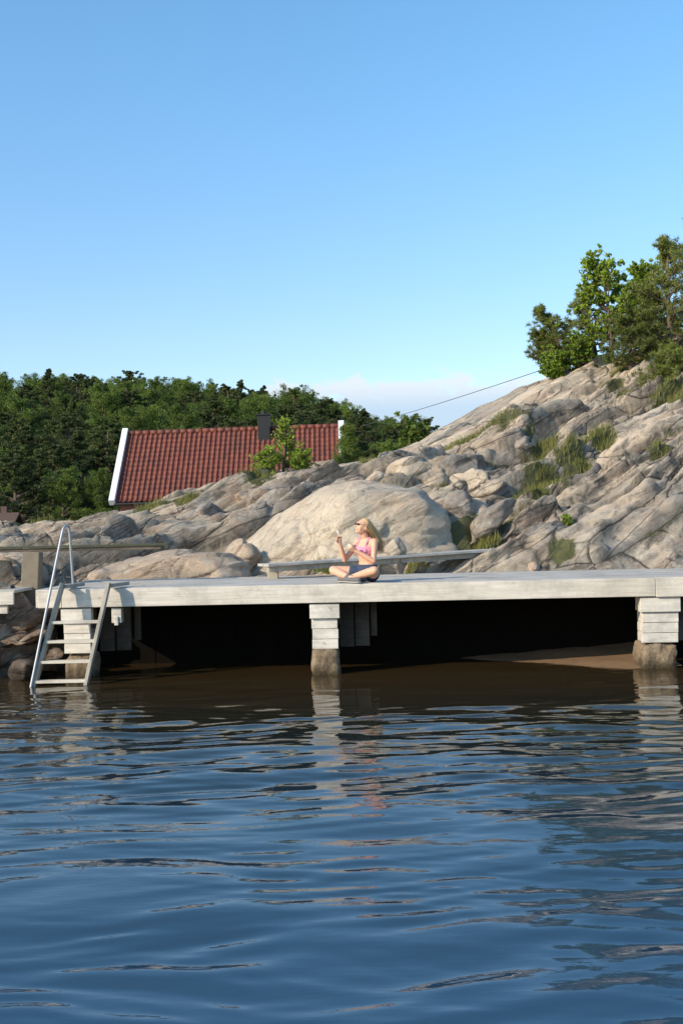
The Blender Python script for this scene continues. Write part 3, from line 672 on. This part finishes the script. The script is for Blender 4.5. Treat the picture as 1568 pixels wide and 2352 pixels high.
def hand(w,d,nrm,thumbside,curl=.7,spread=.10):
    d=d.normalized();nrm=(nrm-d*nrm.dot(d)).normalized();s=d.cross(nrm)*thumbside
    for i,(off,ln,r) in enumerate(((.027,.072,.0088),(.009,.080,.009),(-.009,.074,.0086),(-.026,.058,.0076))):
        kn=w+d*(.083-.004*abs(i-1))+s*off;sk.cap(w+d*.012+s*off*.6,kn,.0155,.0125,10)
        p=kn;a=.25+.06*i
        for k,fr_ in enumerate((.45,.31,.24)):
            a+=curl*(.55 if k==0 else .75);dd=(d*math.cos(a)+nrm*math.sin(a)+s*spread*(1.5-i)*.3).normalized();q=p+dd*ln*fr_
            sk.cap(p,q,r-.0009*k,r-.0009*(k+1),8);p=q
    b=w+d*.03+s*.025;m=b+(d*.6+s*.65+nrm*.5).normalized()*.036;e=m+(d*.75+s*.1+nrm*.75).normalized()*.030;t=e+(d*.7-s*.2+nrm*.7).normalized()*.022
    sk.cap(w+d*.012+s*.012,b,.015,.014,10);sk.cap(b,m,.0135,.011,8);sk.cap(m,e,.0108,.0095,8);sk.cap(e,t,.0094,.0078,8)
    return w+d*.075+nrm*.035
shR,shL=P(.02,-.155,.53),P(.02,.155,.53);elR,elL=P(.21,-.22,.30),P(.13,.235,.285);wrR,wrL=P(.315,-.20,.52),P(.285,.06,.425)
for s_,e_,w_ in((shR,elR,wrR),(shL,elL,wrL)):
    sk.cap(s_,s_.lerp(e_,.35),.052,.044);sk.cap(s_.lerp(e_,.35),e_,.044,.035);sk.cap(e_,e_.lerp(w_,.3),.036,.036);sk.cap(e_.lerp(w_,.3),w_,.036,.024)
    sk.cap(P(.015,0,.54),s_,.05,.05)
gR=hand(wrR,P(.25,.05,.9),P(.35,.75,.1),-1,.75);gL=hand(wrL,P(.75,-.35,.5),P(-.2,-.5,.6),1,.7)
hpL,hpR=P(.02,.09,.105),P(.02,-.09,.105);knL,knR=P(.27,.385,.165),P(.27,-.385,.165);anL,anR=P(.30,-.04,.065),P(.385,.03,.075)
for h_,k_,a_ in((hpL,knL,anL),(hpR,knR,anR)):
    sk.cap(h_,h_.lerp(k_,.4),.098,.084);sk.cap(h_.lerp(k_,.4),k_,.084,.057);sk.cap(k_,k_.lerp(a_,.3),.056,.057);sk.cap(k_.lerp(a_,.3),a_,.057,.036)
for a_,t_ in((anL,P(.32,-.20,.05)),(anR,P(.385,.19,.05))):sk.cap(a_,t_,.038,.03)
for s in(-1,1):sk.cap(P(.085,s*.062,.425),P(.105,s*.062,.42),.05,.042)
M_skin=NT("skin",.5);M_skin.b.inputs["Subsurface Weight"].default_value=.08;nn=M_skin.noise(M_skin.pos(),30);M_skin=M_skin.done(M_skin.mix(nn,(.64,.34,.21),(.74,.43,.29)))
person=remesh(sk,"person",M_skin,.0045)
person.location=S;top(person,"seated cross-legged person in pink top and denim shorts eating","person")
def tors(mb,z0,z1,g,n=7):
    rs=[]
    for z in np.linspace(z0,z1,n):
        f,_,a,b=tw(z);rs.append(ell(P(f,0,z),a+g,b+g))
    mb.rings(rs)
mb=MB();tors(mb,.365,.475,.010)
for s in(-1,1):
    mb.cap(P(.085,s*.062,.425),P(.107,s*.062,.42),.058,.050)
    mb.tube([P(.115,s*.075,.46),P(.10,s*.082,.52),P(.03,s*.085,.592),P(-.05,s*.08,.55),P(-.075,s*.07,.47)],.013,8)
top_=remesh(mb,"crop_top",simple("pink_fabric",(.72,.27,.38),.8,.12,60),.005,person)
mb=MB();tors(mb,.02,.235,.012)
for h_,k_ in((hpL,knL),(hpR,knR)):mb.cap(h_,h_.lerp(k_,.30),.108,.100)
sh=remesh(mb,"denim_shorts",simple("denim",(.035,.055,.10),.85,.35,50),.006,person)
M_shoe=simple("grey_canvas",(.13,.12,.12),.8,.3,60);M_sole=simple("pale_rubber",(.40,.38,.35),.6,.1,30)
for a_,t_ in((anL,P(.325,-.235,.05)),(anR,P(.39,.235,.05))):
    d_=(t_-a_).normalized();a2=a_-d_*.045;a2.z=.052;t2=t_-d_*.03;t2.z=.045
    mb=MB();mb.cap(a2,a2.lerp(t2,.5),.046,.046,14,.95);mb.cap(a2.lerp(t2,.5),t2,.046,.038,14,.9);mb.cap(a_-d_*.01+Vector((0,0,.01)),a2+Vector((0,0,.005)),.044,.046)
    sho=remesh(mb,"shoe",M_shoe,.005,person)
    mb=MB();q=Vector((0,0,-.033));mb.cap(a2+q,a2.lerp(t2,.55)+q,.047,.047,16,.28,Vector((0,0,1)));mb.cap(a2.lerp(t2,.55)+q,t2+q+Vector((0,0,.005)),.047,.04,16,.28,Vector((0,0,1)))
    remesh(mb,"sole",M_sole,.004,sho)
mb=MB();rs=[]
for i in range(1,13):
    th=math.pi*.62*i/12;z=.126*math.cos(th);r=math.sin(th)
    ring=[]
    for j in range(28):
        a=2*math.pi*j/28;cx_=math.cos(a);front=max(0,cx_)
        rx=.103*r*(1-.16*front*(1 if i>5 else 0));ring.append(Hd(rx*cx_-.012-(.055*front if i>6 else 0),.089*r*math.sin(a),z+.004))
    rs.append(ring)
mb.rings(rs)
mb.cap(Hd(-.07,0,.02),P(-.10,.01,.62),.062,.062);mb.cap(P(-.10,.01,.62),P(-.12,.02,.47),.066,.035,14,1.25,lf)
M_hair=NT("blonde_hair",.5);q=M_hair.noise(M_hair.pos((1,1,.2)),60,4);M_hair=M_hair.done(M_hair.mix(q,(.38,.22,.085),(.86,.60,.30)),None)
hair=remesh(mb,"hair",M_hair,.006,person)
R=random.Random(4);mb=MB()
for i in range(300):
    an=R.uniform(-2.5,2.5);z=R.uniform(-.02,.11);rad=math.sqrt(max(0,1-(z/.126)**2));ang=math.pi+an*.75
    p0=Hd(.104*rad*math.cos(ang)-.012,.092*rad*math.sin(ang),z)
    side=lf*math.sin(-an)*R.uniform(.2,1.0);e=P(-.13,0,0)+side*.11+Vector((R.uniform(-.01,.11),R.uniform(-.03,.03),R.uniform(.37,.52)))
    m=P(-.115,0,.62)+side*.10+Vector((R.uniform(-.02,.04),R.uniform(-.03,.02),R.uniform(-.02,.04)))
    P1=p0+(p0-HC)*.18+Vector((0,0,-.03));pts=[p0]
    for t in(.25,.5,.75,1):
        pts.append((1-t)**3*p0+3*(1-t)**2*t*P1+3*(1-t)*t*t*m+t**3*e)
    mb.tube(pts,[.005,.0055,.005,.004,.0015],5,False)
mb.obj("hair_strands",M_hair,hair,0,True)
mb=MB()
for s in(-1,1):
    mb.cap(Hd(.099,s*.032,.004),Hd(.100,s*.032,.004),.019,.019,16,.8,Uh)
    mb.tube([Hd(.098,s*.050,.010),Hd(.05,s*.080,.013),Hd(-.01,s*.084,.010)],.002,6)
mb.tube([Hd(.104,-.012,.010),Hd(.104,.012,.010)],.002,6)
mb.obj("sunglasses",simple("dark_glasses",(.02,.015,.012),.12,.1,5),person,0,True)
sp=empty("spoon",S+gR);top(sp,"small white spoon held in a raised hand","spoon")
mb=MB();mb.tube([(-.01,0,-.06),(0,0,0),(-.015,-.01,.06)],[.004,.004,.004],8);mb.cap((-.017,-.012,.065),(-.03,-.02,.09),.014,.017,12,.4,Vector((1,1,0)));mb.obj("bowl",simple("white_plastic",(.8,.8,.78),.4,.05,10),sp,0,True)
cu=empty("cup",S+gL+Vector((-.01,0,-.01)));top(cu,"small white paper cup held at chest height","cup")
mb=MB();mb.rings([[Vector((r*math.cos(a*math.pi/10),r*math.sin(a*math.pi/10),z)) for a in range(20)] for z,r in((-.035,.024),(.03,.034),(.034,.034),(.034,.031),(-.02,.026))]);mb.obj("shell",simple("paper_cup",(.75,.72,.68),.6,.05,10),cu,0,True)
# ---------------------------------------------------------------- water
wxs=np.concatenate([-np.geomspace(600,7.2,26),np.arange(-7,7,.03),np.geomspace(7.2,600,26)])
wys=np.concatenate([-np.geomspace(600,.5,22),np.linspace(0,3.4,24),np.arange(3.5,15.8,.022),np.arange(15.9,21.5,.4)])
WX,WY=np.meshgrid(wxs,wys)
near_=np.clip((8-np.abs(WX))/1,0,1)*np.clip((WY-1)/2,0,1)
wax=WX+.25*vn(WX*.5,WY*1.2,0,301);way=WY+.18*vn(WX*.6,WY*.9,0,302)
def dirn(a,sx,sy,s,o=1):
    u,v=rotc(wax,way,a,sx,sy);r=vn(u,v,WX*0+s*.37,s);return r+.45*r*np.abs(r)
cal=np.clip((15.9-WY)/6.0,.12,1)
gust=.85+.5*vn(WX*.35,WY*.7,0,123)
wz=.007*dirn(.10,.42,1.15,1)+.008*dirn(-.20,.75,2.0,2)+gust*(.0135*dirn(.16,.85,3.1,3)+.0112*dirn(-.12,1.3,5.2,4)+.0062*dirn(.2,2.2,8.6,5)+.0019*dirn(-.25,4.0,14,6))
WZ=wz*cal*near_
me=np_mesh("water",np.stack([WX,WY,WZ],-1).reshape(-1,3),gridfaces(np.arange(WX.size).reshape(WX.shape)));smooth(me)
t=NT("sea_water",.02);t.b.inputs["IOR"].default_value=1.34
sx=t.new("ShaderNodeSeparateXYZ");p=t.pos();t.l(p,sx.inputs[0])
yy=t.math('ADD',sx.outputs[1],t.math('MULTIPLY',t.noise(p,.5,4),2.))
cw=t.ramp(t.math('DIVIDE',yy,18.),[(.28,(.028,.070,.118)),(.50,(.021,.043,.062)),(.66,(.020,.022,.016)),(.88,(.045,.028,.012))])  # body colour darkens toward the dock, its dark reflection painted in; shallows brown
bn_=t.noise(t.pos((1.2,4,1)),3.,3,.5)
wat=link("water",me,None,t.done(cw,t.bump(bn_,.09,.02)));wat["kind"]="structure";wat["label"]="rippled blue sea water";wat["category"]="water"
# ---------------------------------------------------------------- light, sky
SD=Vector((-.82,-.57,0)).normalized();EL=math.radians(26)
sun=bpy.data.lights.new("sun",'SUN');sun.energy=5;sun.angle=math.radians(.5);sun.color=(1,.86,.66)
so=bpy.data.objects.new("sun",sun);scene.collection.objects.link(so)
dv=Vector((SD.x*math.cos(EL),SD.y*math.cos(EL),math.sin(EL)));so.rotation_euler=dv.to_track_quat('Z','Y').to_euler();so.location=(-20,-20,20)
w=bpy.data.worlds.new("World");scene.world=w;w.use_nodes=True;nt=w.node_tree;bg=nt.nodes["Background"]
sky=nt.nodes.new("ShaderNodeTexSky");sky.sky_type='NISHITA';sky.sun_disc=False;sky.sun_elevation=EL;sky.sun_rotation=math.atan2(SD.x,SD.y)%(2*math.pi)
sky.air_density=1.0;sky.dust_density=.4;sky.ozone_density=2.0
def wn(t,**k):
    n=nt.nodes.new(t)
    for a,b in k.items():setattr(n,a,b)
    return n
def wm(op,a,b=0,clamp=False):
    n=wn("ShaderNodeMath",operation=op);n.use_clamp=clamp
    for i,v_ in enumerate((a,b)):
        if isinstance(v_,(int,float)):n.inputs[i].default_value=v_
        else:nt.links.new(v_,n.inputs[i])
    return n.outputs[0]
def sstep(v_,a,b):
    n=wn("ShaderNodeMapRange",interpolation_type='SMOOTHSTEP');nt.links.new(v_,n.inputs[0]);n.inputs[1].default_value=a;n.inputs[2].default_value=b;return n.outputs[0]
tc=wn("ShaderNodeTexCoord");sp_=wn("ShaderNodeSeparateXYZ");nt.links.new(tc.outputs["Generated"],sp_.inputs[0])
el=sp_.outputs[2];az=sp_.outputs[0]
tone=wn("ShaderNodeMix",data_type='RGBA');nt.links.new(sstep(el,.02,.45),tone.inputs[0]);tone.inputs[6].default_value=(1.32,1.30,1.40,1);tone.inputs[7].default_value=(1.12,1.60,1.72,1)
gain=wn("ShaderNodeMix",data_type='RGBA',blend_type='MULTIPLY');gain.inputs[0].default_value=1;gain.clamp_result=False
nt.links.new(sky.outputs[0],gain.inputs[6]);nt.links.new(tone.outputs[2],gain.inputs[7])
mp=wn("ShaderNodeMapping");mp.inputs["Scale"].default_value=(1,1,1.8);nt.links.new(tc.outputs["Generated"],mp.inputs[0])
nz=wn("ShaderNodeTexNoise");nz.inputs["Scale"].default_value=24;nz.inputs["Detail"].default_value=10;nz.inputs["Roughness"].default_value=.62;nt.links.new(mp.outputs[0],nz.inputs["Vector"])
band=wm('MULTIPLY',wm('MULTIPLY',sstep(az,-.12,-.04),wm('SUBTRACT',1,sstep(az,.15,.25))),wm('SUBTRACT',1,sstep(el,.118,.152)))
cm=sstep(wm('ADD',nz.outputs["Fac"],wm('MULTIPLY',wm('SUBTRACT',band,1),.45)),.34,.48)
lo=sstep(el,.098,.128)
cc=wn("ShaderNodeMix",data_type='RGBA');nt.links.new(lo,cc.inputs[0]);cc.inputs[6].default_value=(3.7,4.7,5.9,1);cc.inputs[7].default_value=(6.0,6.2,6.4,1)
mx=wn("ShaderNodeMix",data_type='RGBA');nt.links.new(wm('MULTIPLY',cm,.82),mx.inputs[0]);nt.links.new(gain.outputs[2],mx.inputs[6]);nt.links.new(cc.outputs[2],mx.inputs[7])
nt.links.new(mx.outputs[2],bg.inputs[0]);bg.inputs[1].default_value=.146
# ---------------------------------------------------------------- camera
cam=bpy.data.cameras.new("camera");co=bpy.data.objects.new("camera",cam);scene.collection.objects.link(co);scene.camera=co
cam.sensor_fit='VERTICAL';cam.sensor_height=36;cam.lens=36*F/2352;cam.shift_y=40/2352;cam.clip_end=4000
co.location=(0,0,EYE);co.rotation_euler=(math.pi/2,.021,0)
scene.view_settings.view_transform='Standard';scene.view_settings.look='None';scene.view_settings.exposure=0
